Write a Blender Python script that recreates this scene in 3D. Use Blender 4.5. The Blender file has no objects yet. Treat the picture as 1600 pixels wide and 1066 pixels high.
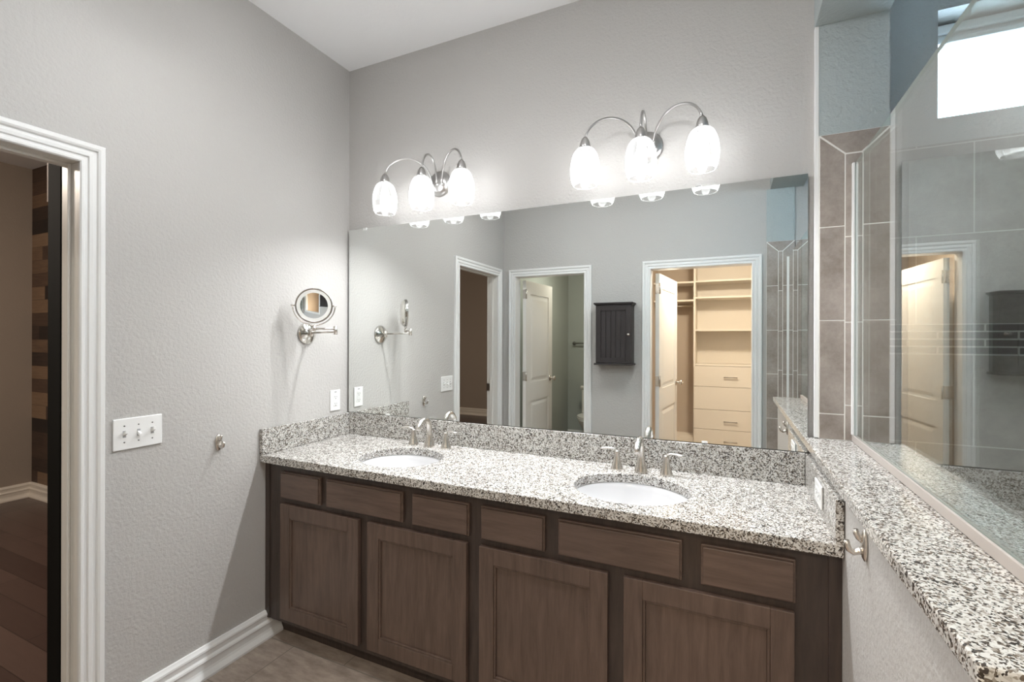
import bpy, bmesh, math, random
from mathutils import Vector, Matrix, Quaternion
random.seed(7)
PI = math.pi
SC = bpy.context.scene
COL = SC.collection

# ------------------------------------------------------------------ camera
F_PX, HOR, YAW, ROLL = 733.0, 529.2, 0.43304, 0.00242
CAM = Vector((2.019, -2.092, 1.435))
cd = bpy.data.cameras.new('camera'); cam = bpy.data.objects.new('camera', cd); COL.objects.link(cam)
cd.sensor_fit = 'HORIZONTAL'; cd.sensor_width = 36.0; cd.lens = 36.0*F_PX/1600.0
cd.shift_y = -(533.0-HOR)/1600.0
cd.clip_start = 0.01; cd.clip_end = 100
fw = Vector((-math.sin(YAW), math.cos(YAW), 0)); rt = Vector((math.cos(YAW), math.sin(YAW), 0)); up = Vector((0, 0, 1))
r2 = rt*math.cos(ROLL)+up*math.sin(ROLL); u2 = up*math.cos(ROLL)-rt*math.sin(ROLL)
m = Matrix.Identity(4)
for i in range(3):
    m[i][0] = r2[i]; m[i][1] = u2[i]; m[i][2] = -fw[i]; m[i][3] = CAM[i]
cam.matrix_world = m
SC.camera = cam

# ------------------------------------------------------------------ light levels, world, exposure
BULB_W = 1450.0        # emission strength of the vanity bulbs
CLOSET_W = 190.0
BEDROOM_W = 85.0
WC_W = 62.0
CEIL_W = 34.0  # unseen fill lamps added over the bathroom
SKY_W = 15.0
SC.view_settings.view_transform = 'Standard'
SC.view_settings.look = 'None'
SC.view_settings.gamma = 1.0
SC.view_settings.use_curve_mapping = False
SC.view_settings.exposure = 0.53
w = bpy.data.worlds.new('sky'); SC.world = w; w.use_nodes = True
bg = w.node_tree.nodes['Background']; bg.inputs[0].default_value = (0.60, 0.83, 1.0, 1); bg.inputs[1].default_value = SKY_W

# ------------------------------------------------------------------ materials
def srgb(r, g, b):
    f = lambda c: (c/255/12.92) if c/255 <= .04045 else ((c/255+.055)/1.055)**2.4
    return (f(r), f(g), f(b), 1)

class NT:
    def __init__(s, name):
        s.m = bpy.data.materials.new(name); s.m.use_nodes = True
        s.t = s.m.node_tree; s.n = s.t.nodes; s.b = s.n['Principled BSDF']; s.out = s.n['Material Output']
    def add(s, typ, **kw):
        n = s.n.new(typ)
        for k, v in kw.items():
            if hasattr(n, k): setattr(n, k, v)
        return n
    def link(s, a, b): s.t.links.new(a, b)
    def set(s, **kw):
        for k, v in kw.items(): s.b.inputs[k.replace('_', ' ')].default_value = v
    def coord(s): return s.add('ShaderNodeTexCoord').outputs['Object']
    def noise(s, vec, scale, detail=2, rough=.5, dist=0):
        n = s.add('ShaderNodeTexNoise'); n.inputs['Scale'].default_value = scale; n.inputs['Detail'].default_value = detail
        n.inputs['Roughness'].default_value = rough; n.inputs['Distortion'].default_value = dist
        s.link(vec, n.inputs['Vector']); return n
    def ramp(s, fac, stops, interp='LINEAR'):
        r = s.add('ShaderNodeValToRGB'); cr = r.color_ramp; cr.interpolation = interp
        while len(cr.elements) < len(stops): cr.elements.new(.5)
        for e, (p, c) in zip(cr.elements, stops): e.position = p; e.color = c
        s.link(fac, r.inputs[0]); return r.outputs[0]
    def math(s, op, a, b=None, c=None):
        n = s.add('ShaderNodeMath', operation=op)
        for i, v in enumerate((a, b, c)):
            if v is None: continue
            if isinstance(v, (int, float)): n.inputs[i].default_value = v
            else: s.link(v, n.inputs[i])
        return n.outputs[0]
    def mix(s, fac, a, b, typ='MIX'):
        n = s.add('ShaderNodeMix', data_type='RGBA', blend_type=typ)
        for sock, v in ((n.inputs[0], fac), (n.inputs[6], a), (n.inputs[7], b)):
            if isinstance(v, (int, float)): sock.default_value = v
            elif isinstance(v, tuple): sock.default_value = v
            else: s.link(v, sock)
        return n.outputs[2]
    def sep(s, vec):
        n = s.add('ShaderNodeSeparateXYZ'); s.link(vec, n.inputs[0]); return n.outputs
    def comb(s, x, y, z=0.0):
        n = s.add('ShaderNodeCombineXYZ')
        for i, v in enumerate((x, y, z)):
            if isinstance(v, (int, float)): n.inputs[i].default_value = v
            else: s.link(v, n.inputs[i])
        return n.outputs[0]
    def mapping(s, vec, scale):
        n = s.add('ShaderNodeMapping'); n.inputs['Scale'].default_value = scale; s.link(vec, n.inputs['Vector']); return n.outputs[0]
    def bump(s, h, strength, dist):
        n = s.add('ShaderNodeBump'); n.inputs['Strength'].default_value = strength; n.inputs['Distance'].default_value = dist
        s.link(h, n.inputs['Height']); s.link(n.outputs[0], s.b.inputs['Normal'])

def simple(name, col, rough=.5, metal=0.0, spec=.5, bump=None, var=None):
    t = NT(name); t.set(Base_Color=col, Roughness=rough, Metallic=metal); t.b.inputs['Specular IOR Level'].default_value = spec
    if bump or var: co = t.coord()
    if bump:
        sc, st, di = bump; t.bump(t.noise(co, sc, 3, .55).outputs[0], st, di)
    if var:
        sc, amt = var
        n = t.noise(co, sc, 3)
        t.link(t.mix(n.outputs[0], tuple(c*(1-amt) for c in col[:3])+(1,), tuple(min(1, c*(1+amt)) for c in col[:3])+(1,)), t.b.inputs['Base Color'])
    return t.m

M = {}
M['paint'] = simple('wall_paint', (.49, .476, .458, 1), .55, 0, .25, bump=(78, .75, .0040))
M['pierpaint'] = simple('daylight_tinted_paint', (.42, .465, .465, 1), .55, 0, .25, bump=(78, .9, .0045))  # bluish window daylight is tinted into the pier and header colour
M['ceiling'] = simple('ceiling_paint', (.90, .905, .915, 1), .8, 0, .1, bump=(60, .25, .003))
M['white'] = simple('white_trim_paint', (.80, .80, .79, 1), .32, 0, .4)
M['door'] = simple('door_paint', (.78, .76, .72, 1), .38, 0, .4)
M['plate'] = simple('white_plastic', (.84, .84, .83, 1), .25)
M['dark'] = simple('dark_slot', (.03, .03, .03, 1), .5)
M['slotgrey'] = simple('grey_slot', (.18, .18, .18, 1), .5)
M['nickel'] = simple('brushed_nickel', (.70, .665, .62, 1), .27, 1.0)
M['nickel_lamp'] = simple('satin_nickel', (.52, .51, .50, 1), .30, 1.0)
M['rim'] = simple('dark_nickel_rim', (.40, .39, .37, 1), .22, 1.0)
M['chrome'] = simple('polished_nickel', (.74, .72, .68, 1), .10, 1.0)
M['steel'] = simple('grey_steel', (.42, .40, .38, 1), .35, 1.0)
M['porcelain'] = simple('porcelain', (.66, .66, .67, 1), .12, 0, .5)
M['bonetoilet'] = simple('toilet_porcelain', (.74, .72, .66, 1), .15)
M['blackdoor'] = simple('black_door_paint', (.007, .007, .006, 1), .8, 0, .1)
M['brownpaint'] = simple('bedroom_paint', (.35, .29, .24, 1), .7, 0, .2, bump=(95, .3, .003))
M['bedtrim'] = simple('bedroom_trim', (.72, .66, .58, 1), .4)
M['melamine'] = simple('cream_melamine', (.80, .74, .65, 1), .45, 0, .35)
M['closetwall'] = simple('closet_paint', (.56, .47, .38, 1), .7, 0, .2, bump=(95, .3, .003))
M['wcpaint'] = simple('toilet_room_paint', (.42, .445, .41, 1), .6, 0, .2, bump=(95, .3, .003))
M['espresso'] = simple('espresso_paint', (.034, .028, .028, 1), .42, 0, .4)
M['channel'] = simple('glass_channel', (.44, .395, .365, 1), .4)
M['caulk'] = simple('white_caulk', (.80, .78, .74, 1), .5)
M['carpet'] = simple('closet_carpet', (.52, .43, .33, 1), .95, 0, .05, bump=(250, .8, .006))
M['outside'] = simple('outside_ground', (.3, .33, .25, 1), .9)

def emit(name, col, strength):
    t = NT(name); t.n.remove(t.b); e = t.add('ShaderNodeEmission'); e.inputs[0].default_value = col; e.inputs[1].default_value = strength
    t.link(e.outputs[0], t.out.inputs[0]); return t.m
M['bulb'] = emit('lit_bulb', (.97, .985, 1, 1), BULB_W)
M['bulb_side'] = emit('lit_bulb_side', (.97, .985, 1, 1), 13.0)
M['lens_fill'] = emit('lit_fill_lens', (.98, .99, 1, 1), CEIL_W)
M['lens_closet'] = emit('lit_lens_warm', (1, .86, .69, 1), CLOSET_W)
M['lens_bed'] = emit('lit_lens_bedroom', (1, .87, .74, 1), BEDROOM_W)
M['lens_wc'] = emit('lit_lens_soft', (1, .98, .86, 1), WC_W)

# silvered mirror
t = NT('mirror_silver'); t.set(Base_Color=(.885, .905, .89, 1), Metallic=1.0, Roughness=0.0); M['mirror'] = t.m
t = NT('mirror_glass_edge'); t.set(Base_Color=(.10, .13, .12, 1), Roughness=.15); M['mirror_edge'] = t.m

# frosted / clear lamp glass: mostly see-through with a milky scatter
t = NT('lamp_glass'); t.n.remove(t.b)
tr = t.add('ShaderNodeBsdfTransparent'); tr.inputs[0].default_value = (1, 1, 1, 1)
tl = t.add('ShaderNodeBsdfTranslucent'); tl.inputs[0].default_value = (.95, .95, .95, 1)
gl = t.add('ShaderNodeBsdfGlossy'); gl.inputs['Roughness'].default_value = .08
m1 = t.add('ShaderNodeMixShader'); m2 = t.add('ShaderNodeMixShader'); fr = t.add('ShaderNodeLayerWeight'); fr.inputs[0].default_value = .25
m1.inputs[0].default_value = .036; t.link(tr.outputs[0], m1.inputs[1]); t.link(tl.outputs[0], m1.inputs[2])
t.link(fr.outputs['Facing'], m2.inputs[0]); t.link(m1.outputs[0], m2.inputs[1])
m3 = t.add('ShaderNodeMixShader'); m3.inputs[0].default_value = .5; t.link(gl.outputs[0], m3.inputs[1]); t.link(tl.outputs[0], m3.inputs[2])
t.link(m3.outputs[0], m2.inputs[2]); t.link(m2.outputs[0], t.out.inputs[0]); M['lampglass'] = t.m

# flat clear glass (shower, window): transparent + fresnel reflection
def clear_glass(name, tint, ior, gain=1.0):
    t = NT(name); t.n.remove(t.b)
    tr = t.add('ShaderNodeBsdfTransparent'); tr.inputs[0].default_value = tint
    g = t.add('ShaderNodeBsdfGlossy'); g.inputs['Roughness'].default_value = 0.0; g.inputs[0].default_value = (1, 1, 1, 1)
    geo = t.add('ShaderNodeNewGeometry'); bf = geo.outputs['Backfacing']      # same reflectance on both faces of the sheet
    f = t.add('ShaderNodeFresnel'); t.link(t.math('MULTIPLY_ADD', bf, 1/ior-ior, ior), f.inputs[0])
    fac = t.math('MINIMUM', t.math('MULTIPLY', f.outputs[0], gain), 1.0)
    mx = t.add('ShaderNodeMixShader'); t.link(fac, mx.inputs[0]); t.link(tr.outputs[0], mx.inputs[1]); t.link(g.outputs[0], mx.inputs[2])
    t.link(mx.outputs[0], t.out.inputs[0]); return t.m
M['glass'] = clear_glass('shower_glass', (.92, .96, .945, 1), 1.52, 1.7)
M['glass_edge'] = simple('polished_glass_edge', (.50, .62, .58, 1), .2)
M['winglass'] = clear_glass('window_glass', (.97, .99, 1, 1), 1.45)

# granite: pale stone with grey, tan and near-black grains
def granite():
    t = NT('speckled_granite'); co = t.coord()
    n0 = t.noise(co, 60, 2); mp = t.add('ShaderNodeMapping'); t.link(co, mp.inputs['Vector'])
    ad = t.add('ShaderNodeVectorMath', operation='MULTIPLY_ADD'); t.link(n0.outputs['Color'], ad.inputs[0]); ad.inputs[1].default_value = (.012, .012, .012); t.link(mp.outputs[0], ad.inputs[2])
    v = t.add('ShaderNodeTexVoronoi'); v.inputs['Scale'].default_value = 265; t.link(ad.outputs[0], v.inputs['Vector'])
    s1 = t.sep(v.outputs['Color'])
    clump = t.noise(co, 38, 3, .6)
    k = t.math('ADD', t.math('MULTIPLY', s1[0], .62), t.math('MULTIPLY', clump.outputs[0], .50))
    col = t.ramp(k, [(0, srgb(206, 205, 201)), (.47, srgb(187, 184, 179)), (.61, srgb(151, 145, 137)), (.70, srgb(106, 97, 87)), (.79, srgb(52, 48, 45))], 'CONSTANT')
    v2 = t.add('ShaderNodeTexVoronoi'); v2.inputs['Scale'].default_value = 330; t.link(ad.outputs[0], v2.inputs['Vector'])
    s2 = t.sep(v2.outputs['Color'])
    f2 = t.math('GREATER_THAN', s2[1], .90)
    col = t.mix(f2, col, srgb(70, 64, 60))
    t.link(col, t.b.inputs['Base Color']); t.set(Roughness=.13); t.b.inputs['Specular IOR Level'].default_value = .5
    return t.m
M['granite'] = granite()

# stained cabinet wood
def wood(name, dark, light, stretch, rough=.4, sc=6):
    t = NT(name); co = t.mapping(t.coord(), stretch)
    n = t.noise(co, sc, 6, .62, .4)
    n2 = t.noise(t.coord(), 2.2, 2)
    k = t.math('ADD', t.math('MULTIPLY', n.outputs[0], .75), t.math('MULTIPLY', n2.outputs[0], .35))
    t.link(t.ramp(k, [(.32, dark), (.75, light)]), t.b.inputs['Base Color']); t.set(Roughness=rough)
    t.bump(n.outputs[0], .08, .002); return t.m
M['wood_v'] = wood('espresso_wood_upright', (.060, .040, .032, 1), (.142, .096, .075, 1), (9, 9, .9))
M['wood_h'] = wood('espresso_wood_level', (.060, .040, .032, 1), (.142, .096, .075, 1), (.9, 9, 9))
M['wood_dark'] = wood('espresso_wood_frame', (.026, .018, .016, 1), (.068, .049, .040, 1), (9, 9, .9))

def tile_colour(t, co):
    n = t.noise(co, 7, 5, .6); n2 = t.noise(co, 60, 3, .7)
    k = t.math('ADD', t.math('MULTIPLY', n.outputs[0], .7), t.math('MULTIPLY', n2.outputs[0], .3))
    return t.ramp(k, [(.33, (.24, .20, .172, 1)), (.68, (.44, .385, .345, 1))])
t = NT('taupe_tile'); t.link(tile_colour(t, t.coord()), t.b.inputs['Base Color']); t.set(Roughness=.38); M['tile'] = t.m

def shower_tile():
    t = NT('shower_wall_tile'); co = t.coord(); x, y, z = t.sep(co)
    hz = t.math('ADD', x, y)
    low = t.math('LESS_THAN', z, 1.436)
    zz = t.math('SUBTRACT', t.math('ADD', z, t.math('MULTIPLY', low, .116)), 1.494)
    def brick(vec, wd, ht, off, mort):
        b = t.add('ShaderNodeTexBrick'); b.offset = off; b.squash = 1.0
        b.inputs['Scale'].default_value = 1; b.inputs['Brick Width'].default_value = wd; b.inputs['Row Height'].default_value = ht
        b.inputs['Mortar Size'].default_value = mort; b.inputs['Mortar Smooth'].default_value = 0; t.link(vec, b.inputs['Vector']); return b.outputs['Fac']
    fa = brick(t.comb(hz, t.math('ADD', zz, 3.44)), .344, .344, .5, .0022)
    fb = brick(t.comb(hz, t.math('ADD', z, 3.0)), .23, .029, .4, .003)
    band = t.math('MULTIPLY', t.math('GREATER_THAN', z, 1.378), t.math('LESS_THAN', z, 1.494))
    base = tile_colour(t, co)
    dk = t.mix(.6, base, (.05, .045, .042, 1))
    base2 = t.mix(band, base, dk)
    g = t.mix(band, fa, fb)
    col = t.mix(g, base2, (.62, .59, .54, 1))
    t.link(col, t.b.inputs['Base Color']); t.set(Roughness=.35); return t.m
M['showertile'] = shower_tile()

def floor_tile():
    t = NT('bath_floor_tile'); co = t.coord(); x, y, z = t.sep(co)
    b = t.add('ShaderNodeTexBrick'); b.offset = .5
    b.inputs['Scale'].default_value = 1; b.inputs['Brick Width'].default_value = .61; b.inputs['Row Height'].default_value = .305
    b.inputs['Mortar Size'].default_value = .0028; b.inputs['Mortar Smooth'].default_value = 0.1
    t.link(t.comb(t.math('ADD', x, .12), t.math('ADD', y, 6.33)), b.inputs['Vector'])
    n = t.noise(t.mapping(co, (3, 9, 1)), 3, 5, .65)
    c = t.ramp(n.outputs[0], [(.3, (.22, .175, .145, 1)), (.72, (.44, .365, .31, 1))])
    t.link(t.mix(b.outputs['Fac'], c, (.20, .17, .145, 1)), t.b.inputs['Base Color']); t.set(Roughness=.42); return t.m
M['floortile'] = floor_tile()

def planks(name, la, sa, wd, ln, stops, rough, grain):
    """rows of boards: la = index of the long axis, sa = index of the short axis"""
    t = NT(name); co = t.coord(); s = t.sep(co)
    row = t.math('FLOOR', t.math('DIVIDE', s[sa], wd))
    wn = t.add('ShaderNodeTexWhiteNoise', noise_dimensions='1D'); t.link(row, wn.inputs['W'])
    colm = t.math('FLOOR', t.math('ADD', t.math('DIVIDE', s[la], ln), wn.outputs['Value']))
    w2 = t.add('ShaderNodeTexWhiteNoise', noise_dimensions='2D'); t.link(t.comb(row, colm), w2.inputs['Vector'])
    sc = [9, 9, 9]; sc[la] = .8
    n = t.noise(t.mapping(co, tuple(sc)), 7, 5, .6, .3)
    k = t.math('ADD', t.math('MULTIPLY', w2.outputs['Value'], .72), t.math('MULTIPLY', n.outputs[0], .32))
    c = t.ramp(k, stops)
    fr = t.math('FRACT', t.math('DIVIDE', s[sa], wd)); fr2 = t.math('FRACT', t.math('ADD', t.math('DIVIDE', s[la], ln), wn.outputs['Value']))
    gap = t.math('MAXIMUM', t.math('LESS_THAN', fr, .018), t.math('LESS_THAN', fr2, .0035))
    t.link(t.mix(gap, c, (.012, .009, .008, 1)), t.b.inputs['Base Color']); t.set(Roughness=rough)
    t.bump(n.outputs[0], .1, .003); return t.m
M['plankwall'] = planks('reclaimed_plank_wall', 0, 2, .118, .70, [(.05, (.010, .008, .008, 1)), (.28, (.030, .020, .016, 1)), (.55, (.10, .06, .04, 1)), (.80, (.22, .14, .085, 1)), (1, (.30, .21, .14, 1))], .6, 1)
M['plankfloor'] = planks('dark_plank_floor', 0, 1, .13, 1.1, [(.1, (.055, .032, .027, 1)), (.55, (.085, .052, .043, 1)), (1, (.125, .080, .066, 1))], .30, 1)

# ------------------------------------------------------------------ mesh helpers
class MB:
    def __init__(s): s.b = bmesh.new()
    def box(s, x0, x1, y0, y1, z0, z1, mat=None):
        vs = [s.b.verts.new(c) for c in ((x0, y0, z0), (x1, y0, z0), (x1, y1, z0), (x0, y1, z0), (x0, y0, z1), (x1, y0, z1), (x1, y1, z1), (x0, y1, z1))]
        fs = []
        for q in ((0, 3, 2, 1), (4, 5, 6, 7), (0, 1, 5, 4), (1, 2, 6, 5), (2, 3, 7, 6), (3, 0, 4, 7)):
            f = s.b.faces.new([vs[i] for i in q]); fs.append(f)
            if mat is not None: f.material_index = mat
        return fs
    def rbox(s, x0, x1, y0, y1, z0, z1, r, seg=2):
        bb = bmesh.new(); o = MB.__new__(MB); o.b = bb; o.box(x0, x1, y0, y1, z0, z1)
        bmesh.ops.bevel(bb, geom=bb.edges[:], offset=r, segments=seg, profile=.5, affect='EDGES')
        s.merge(bb); return s
    def merge(s, bb, mat=None):
        me = bpy.data.meshes.new('tmp'); bb.to_mesh(me); bb.free()
        if mat is not None: me.transform(mat)
        s.b.from_mesh(me); bpy.data.meshes.remove(me)
    def face(s, pts):
        return s.b.faces.new([s.b.verts.new(p) for p in pts])
    def prism(s, pts, d):
        """polygon pts (list of 3-vectors) pushed along vector d"""
        d = Vector(d); a = [s.b.verts.new(p) for p in pts]; b = [s.b.verts.new(Vector(p)+d) for p in pts]
        n = len(pts); s.b.faces.new(a[::-1]); s.b.faces.new(b)
        for i in range(n): s.b.faces.new((a[i], a[(i+1) % n], b[(i+1) % n], b[i]))
    def lathe(s, prof, n=24, org=(0, 0, 0), axis=(0, 0, 1), smooth=True, cap=True):
        """prof = [(radius, height)...]"""
        q = Vector((0, 0, 1)).rotation_difference(Vector(axis).normalized()); org = Vector(org); rings = []
        for r, h in prof:
            if r < 1e-6: rings.append([s.b.verts.new(q @ Vector((0, 0, h))+org)])
            else: rings.append([s.b.verts.new(q @ Vector((r*math.cos(2*PI*i/n), r*math.sin(2*PI*i/n), h))+org) for i in range(n)])
        for a, b in zip(rings, rings[1:]):
            if len(a) == 1 and len(b) == 1: continue
            for i in range(n):
                j = (i+1) % n
                if len(a) == 1: f = s.b.faces.new((a[0], b[j], b[i]))
                elif len(b) == 1: f = s.b.faces.new((a[i], a[j], b[0]))
                else: f = s.b.faces.new((a[i], a[j], b[j], b[i]))
                f.smooth = smooth
        if cap:
            if len(rings[0]) > 1: s.b.faces.new(rings[0][::-1])
            if len(rings[-1]) > 1: s.b.faces.new(rings[-1])
    def tube(s, pts, rad, n=12, cap=True, flat=None):
        """round (or flattened) bar along pts; rad number or list; flat = (direction, factor) squashes the section"""
        pts = [Vector(p) for p in pts]; N = len(pts)
        if not isinstance(rad, (list, tuple)): rad = [rad]*N
        T = []
        for i in range(N):
            a = pts[max(i-1, 0)]; b = pts[min(i+1, N-1)]; T.append((b-a).normalized())
        ref = Vector((0, 0, 1)) if abs(T[0].z) < .9 else Vector((1, 0, 0))
        u = T[0].cross(ref).normalized(); rings = []
        for i in range(N):
            u = (u-T[i]*u.dot(T[i])).normalized(); v = T[i].cross(u).normalized(); ring = []
            for k in range(n):
                a = 2*PI*k/n; d = (u*math.cos(a)+v*math.sin(a))*rad[i]
                if flat:
                    fd = Vector(flat[0]).normalized(); fd = (fd-T[i]*fd.dot(T[i]))
                    if fd.length > 1e-4:
                        fd.normalize(); d = d-fd*d.dot(fd)*(1-flat[1])
                ring.append(s.b.verts.new(pts[i]+d))
            rings.append(ring)
        for a, b in zip(rings, rings[1:]):
            for k in range(n):
                f = s.b.faces.new((a[k], a[(k+1) % n], b[(k+1) % n], b[k])); f.smooth = True
        if cap: s.b.faces.new(rings[0][::-1]); s.b.faces.new(rings[-1])
    def sweep(s, stations):
        """stations = list of equal-length closed loops"""
        L = [[s.b.verts.new(p) for p in st] for st in stations]; n = len(L[0])
        for a, b in zip(L, L[1:]):
            for k in range(n): s.b.faces.new((a[k], a[(k+1) % n], b[(k+1) % n], b[k]))
        s.b.faces.new(L[0][::-1]); s.b.faces.new(L[-1])
    def xf(s, mat): bmesh.ops.transform(s.b, matrix=mat, verts=s.b.verts[:]); return s

def obj(name, mb, mat, parent=None, loc=None, bevel=0.0, seg=2, smooth=False, fix=True, local=False):
    """link a mesh; with loc the mesh is given in coordinates relative to loc"""
    bm = mb.b
    if fix: bmesh.ops.recalc_face_normals(bm, faces=bm.faces[:])
    if smooth:
        for f in bm.faces: f.smooth = True
    me = bpy.data.meshes.new(name); bm.to_mesh(me); bm.free()
    for mm in (mat if isinstance(mat, (list, tuple)) else [mat]): me.materials.append(mm)
    o = bpy.data.objects.new(name, me); COL.objects.link(o)
    if parent is not None: o.parent = parent
    if loc is not None: o.location = loc
    if bevel:
        md = o.modifiers.new('bevel', 'BEVEL'); md.width = bevel; md.segments = seg; md.limit_method = 'ANGLE'; md.angle_limit = math.radians(40)
        md.harden_normals = False
    return o
def tag(o, label, cat, group=None):
    o['label'] = label; o['category'] = cat
    if group: o['group'] = group
    return o
def thing(name, label, cat, loc=(0, 0, 0), group=None):
    o = bpy.data.objects.new(name, None); COL.objects.link(o); o.location = loc; o.empty_display_size = .05
    return tag(o, label, cat, group)
def struct(name, mb, mat, parent=None, **kw):
    o = obj(name, mb, mat, parent, **kw)
    if parent is None: o['kind'] = 'structure'
    return o

def wall(mb, axis, plane0, plane1, a0, a1, z0, z1, holes=()):
    """slab between plane0..plane1 on the given axis (0 = x, 1 = y), spanning a0..a1 and z0..z1, minus rectangular holes (a0,a1,z0,z1)"""
    A = sorted({a0, a1, *[h[0] for h in holes], *[h[1] for h in holes]}); Z = sorted({z0, z1, *[h[2] for h in holes], *[h[3] for h in holes]})
    for i in range(len(A)-1):
        z_start = None
        for j in range(len(Z)-1):
            ca, cz = (A[i]+A[i+1])/2, (Z[j]+Z[j+1])/2
            solid = not any(h[0] < ca < h[1] and h[2] < cz < h[3] for h in holes)
            if solid and z_start is None: z_start = Z[j]
            if z_start is not None and (not solid or j == len(Z)-2):
                ze = Z[j+1] if solid else Z[j]
                if axis == 0: mb.box(plane0, plane1, A[i], A[i+1], z_start, ze)
                else: mb.box(A[i], A[i+1], plane0, plane1, z_start, ze)
                z_start = None

CAS = [(0, 0), (0, .011), (.004, .015), (.011, .015), (.014, .010), (.022, .010), (.025, .016), (.035, .017), (.038, .011), (.047, .011), (.050, .018), (.056, .021), (.067, .021), (.071, .016), (.071, 0)]
def casing(mb, P, a0, a1, zt):
    """door casing round an opening: P(a, z, t) maps along-wall, height, thickness to the room"""
    st = []
    for corner in range(4):
        loop = []
        for d, th in CAS:
            a = a0-d if corner < 2 else a1+d
            z = 0.0 if corner in (0, 3) else zt+d
            loop.append(P(a, z, th))
        st.append(loop)
    mb.sweep(st)
BASE = [(0, 0), (.033, 0), (.033, .010), (.028, .020), (.022, .030), (.019, .040), (.019, .066), (.023, .070), (.021, .078), (.015, .086), (.015, .104), (.018, .108), (.017, .116), (.011, .124), (.008, .130), (0, .130)]
def baseboard(mb, P, a0, a1):
    mb.sweep([[P(a, z, th) for th, z in BASE] for a in (a0, a1)])

# ================================================================== SETTING
CEIL = 2.996; D = -2.121; XP = 2.303; XS = 2.535; TH = .11; YA = .25; XR = 4.15
DZ = 2.035
# front wall (carries the mirror)
mb = MB(); wall(mb, 1, 0, .12, -TH, XP+.03, 0, CEIL); struct('wall_front', mb, M['paint'])
# left wall with the doorway to the bedroom
mb = MB(); wall(mb, 0, -TH, 0, D-TH, 0, 0, CEIL, holes=[(-1.982, -1.248, 0, DZ+.012)]); struct('wall_left', mb, M['paint'])
# rear wall with the toilet room and closet doorways
mb = MB(); wall(mb, 1, D-TH, D, 0, XR+TH, 0, CEIL, holes=[(.115, .827, 0, DZ+.012), (1.394, 2.196, 0, DZ+.012)]); struct('wall_rear', mb, M['paint'])
mb = MB(); mb.box(-TH, XR+TH, D-TH, YA+.3, CEIL, CEIL+.1); struct('ceiling', mb, M['ceiling'])
mb = MB(); mb.box(-.06, XR+TH, D-.06, YA+.12, -.1, 0); struct('floor', mb, M['floortile'])
# half wall beside the vanity, tiled on the shower side
mb = MB(); mb.box(XP, XS, -1.345, 0, 0, 1.034); mb.box(XP+.031, XS, .0, .12, 0, 1.0655); struct('wall_half', mb, M['paint'])
# header over the shower opening, pier at each end
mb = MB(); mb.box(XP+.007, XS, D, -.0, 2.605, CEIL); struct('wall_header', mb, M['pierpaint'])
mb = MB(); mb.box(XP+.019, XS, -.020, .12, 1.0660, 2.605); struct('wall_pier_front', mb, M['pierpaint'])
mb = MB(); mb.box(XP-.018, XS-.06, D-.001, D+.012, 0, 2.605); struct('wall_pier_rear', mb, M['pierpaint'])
# white corner bead on the pier
mb = MB(); mb.box(XP+.006, XP+.020, -.022, .0, 1.067, 2.605); struct('trim_1', mb, M['white'], bevel=.002)

# tiles on a pier: side columns, middle column, mitred top row
def pier_tiles(name, x0, x1, yf, z0, z1, sgn, joints_side, joints_mid):
    """thin tile faces standing proud of a white grout bed; sgn = -1 faces -y, +1 faces +y"""
    g = MB(); y1 = yf+sgn*.0075
    g.box(x0, x1, min(yf, y1), max(yf, y1), z0, z1); o = struct(name, g, M['caulk'])
    tb = MB(); cw = .080; gap = .0038; ya, yb = yf+sgn*.003, yf+sgn*.0085
    def q(pts): tb.prism([(p[0], ya, p[1]) for p in pts], (0, yb-ya, 0))
    zt = z1-cw
    q([(x0+gap, z1-.001), (x0+cw+gap*.6, zt+gap), (x1-cw-gap*.6, zt+gap), (x1-gap, z1-.001)])
    def column(xa, xb, js, mitre):
        zz = [z0]+list(js)
        for k in range(len(zz)):
            lo = zz[k]+gap/2; hi = (zz[k+1]-gap/2) if k+1 < len(zz) else None
            if hi: q([(xa, lo), (xb, lo), (xb, hi), (xa, hi)])
            elif mitre < 0: q([(xa, lo), (xb, lo), (xb, zt), (xa, z1-gap*2)])
            elif mitre > 0: q([(xa, lo), (xb, lo), (xb, z1-gap*2), (xa, zt)])
            else: q([(xa, lo), (xb, lo), (xb, zt-gap/2), (xa, zt-gap/2)])
    column(x0+gap*.5, x0+cw-gap/2, joints_side, -1)
    column(x0+cw+gap/2, x1-cw-gap/2, joints_mid, 0)
    column(x1-cw+gap/2, x1-gap*.5, joints_side, 1)
    t = obj('tile_face', tb, M['tile'], o, bevel=.001, seg=1)
pier_tiles('wall_tile_front', XP+.020, XS, -.020, 1.0660, 2.192, -1, [1.160, 1.505, 1.850], [1.195, 1.498, 1.810])
pier_tiles('wall_tile_rear', XP-.018, XS-.06, D+.012, 0, 2.195, 1, [.13, .475, .82, 1.165, 1.505, 1.850], [.3, .6, .9, 1.195, 1.498, 1.810])

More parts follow.
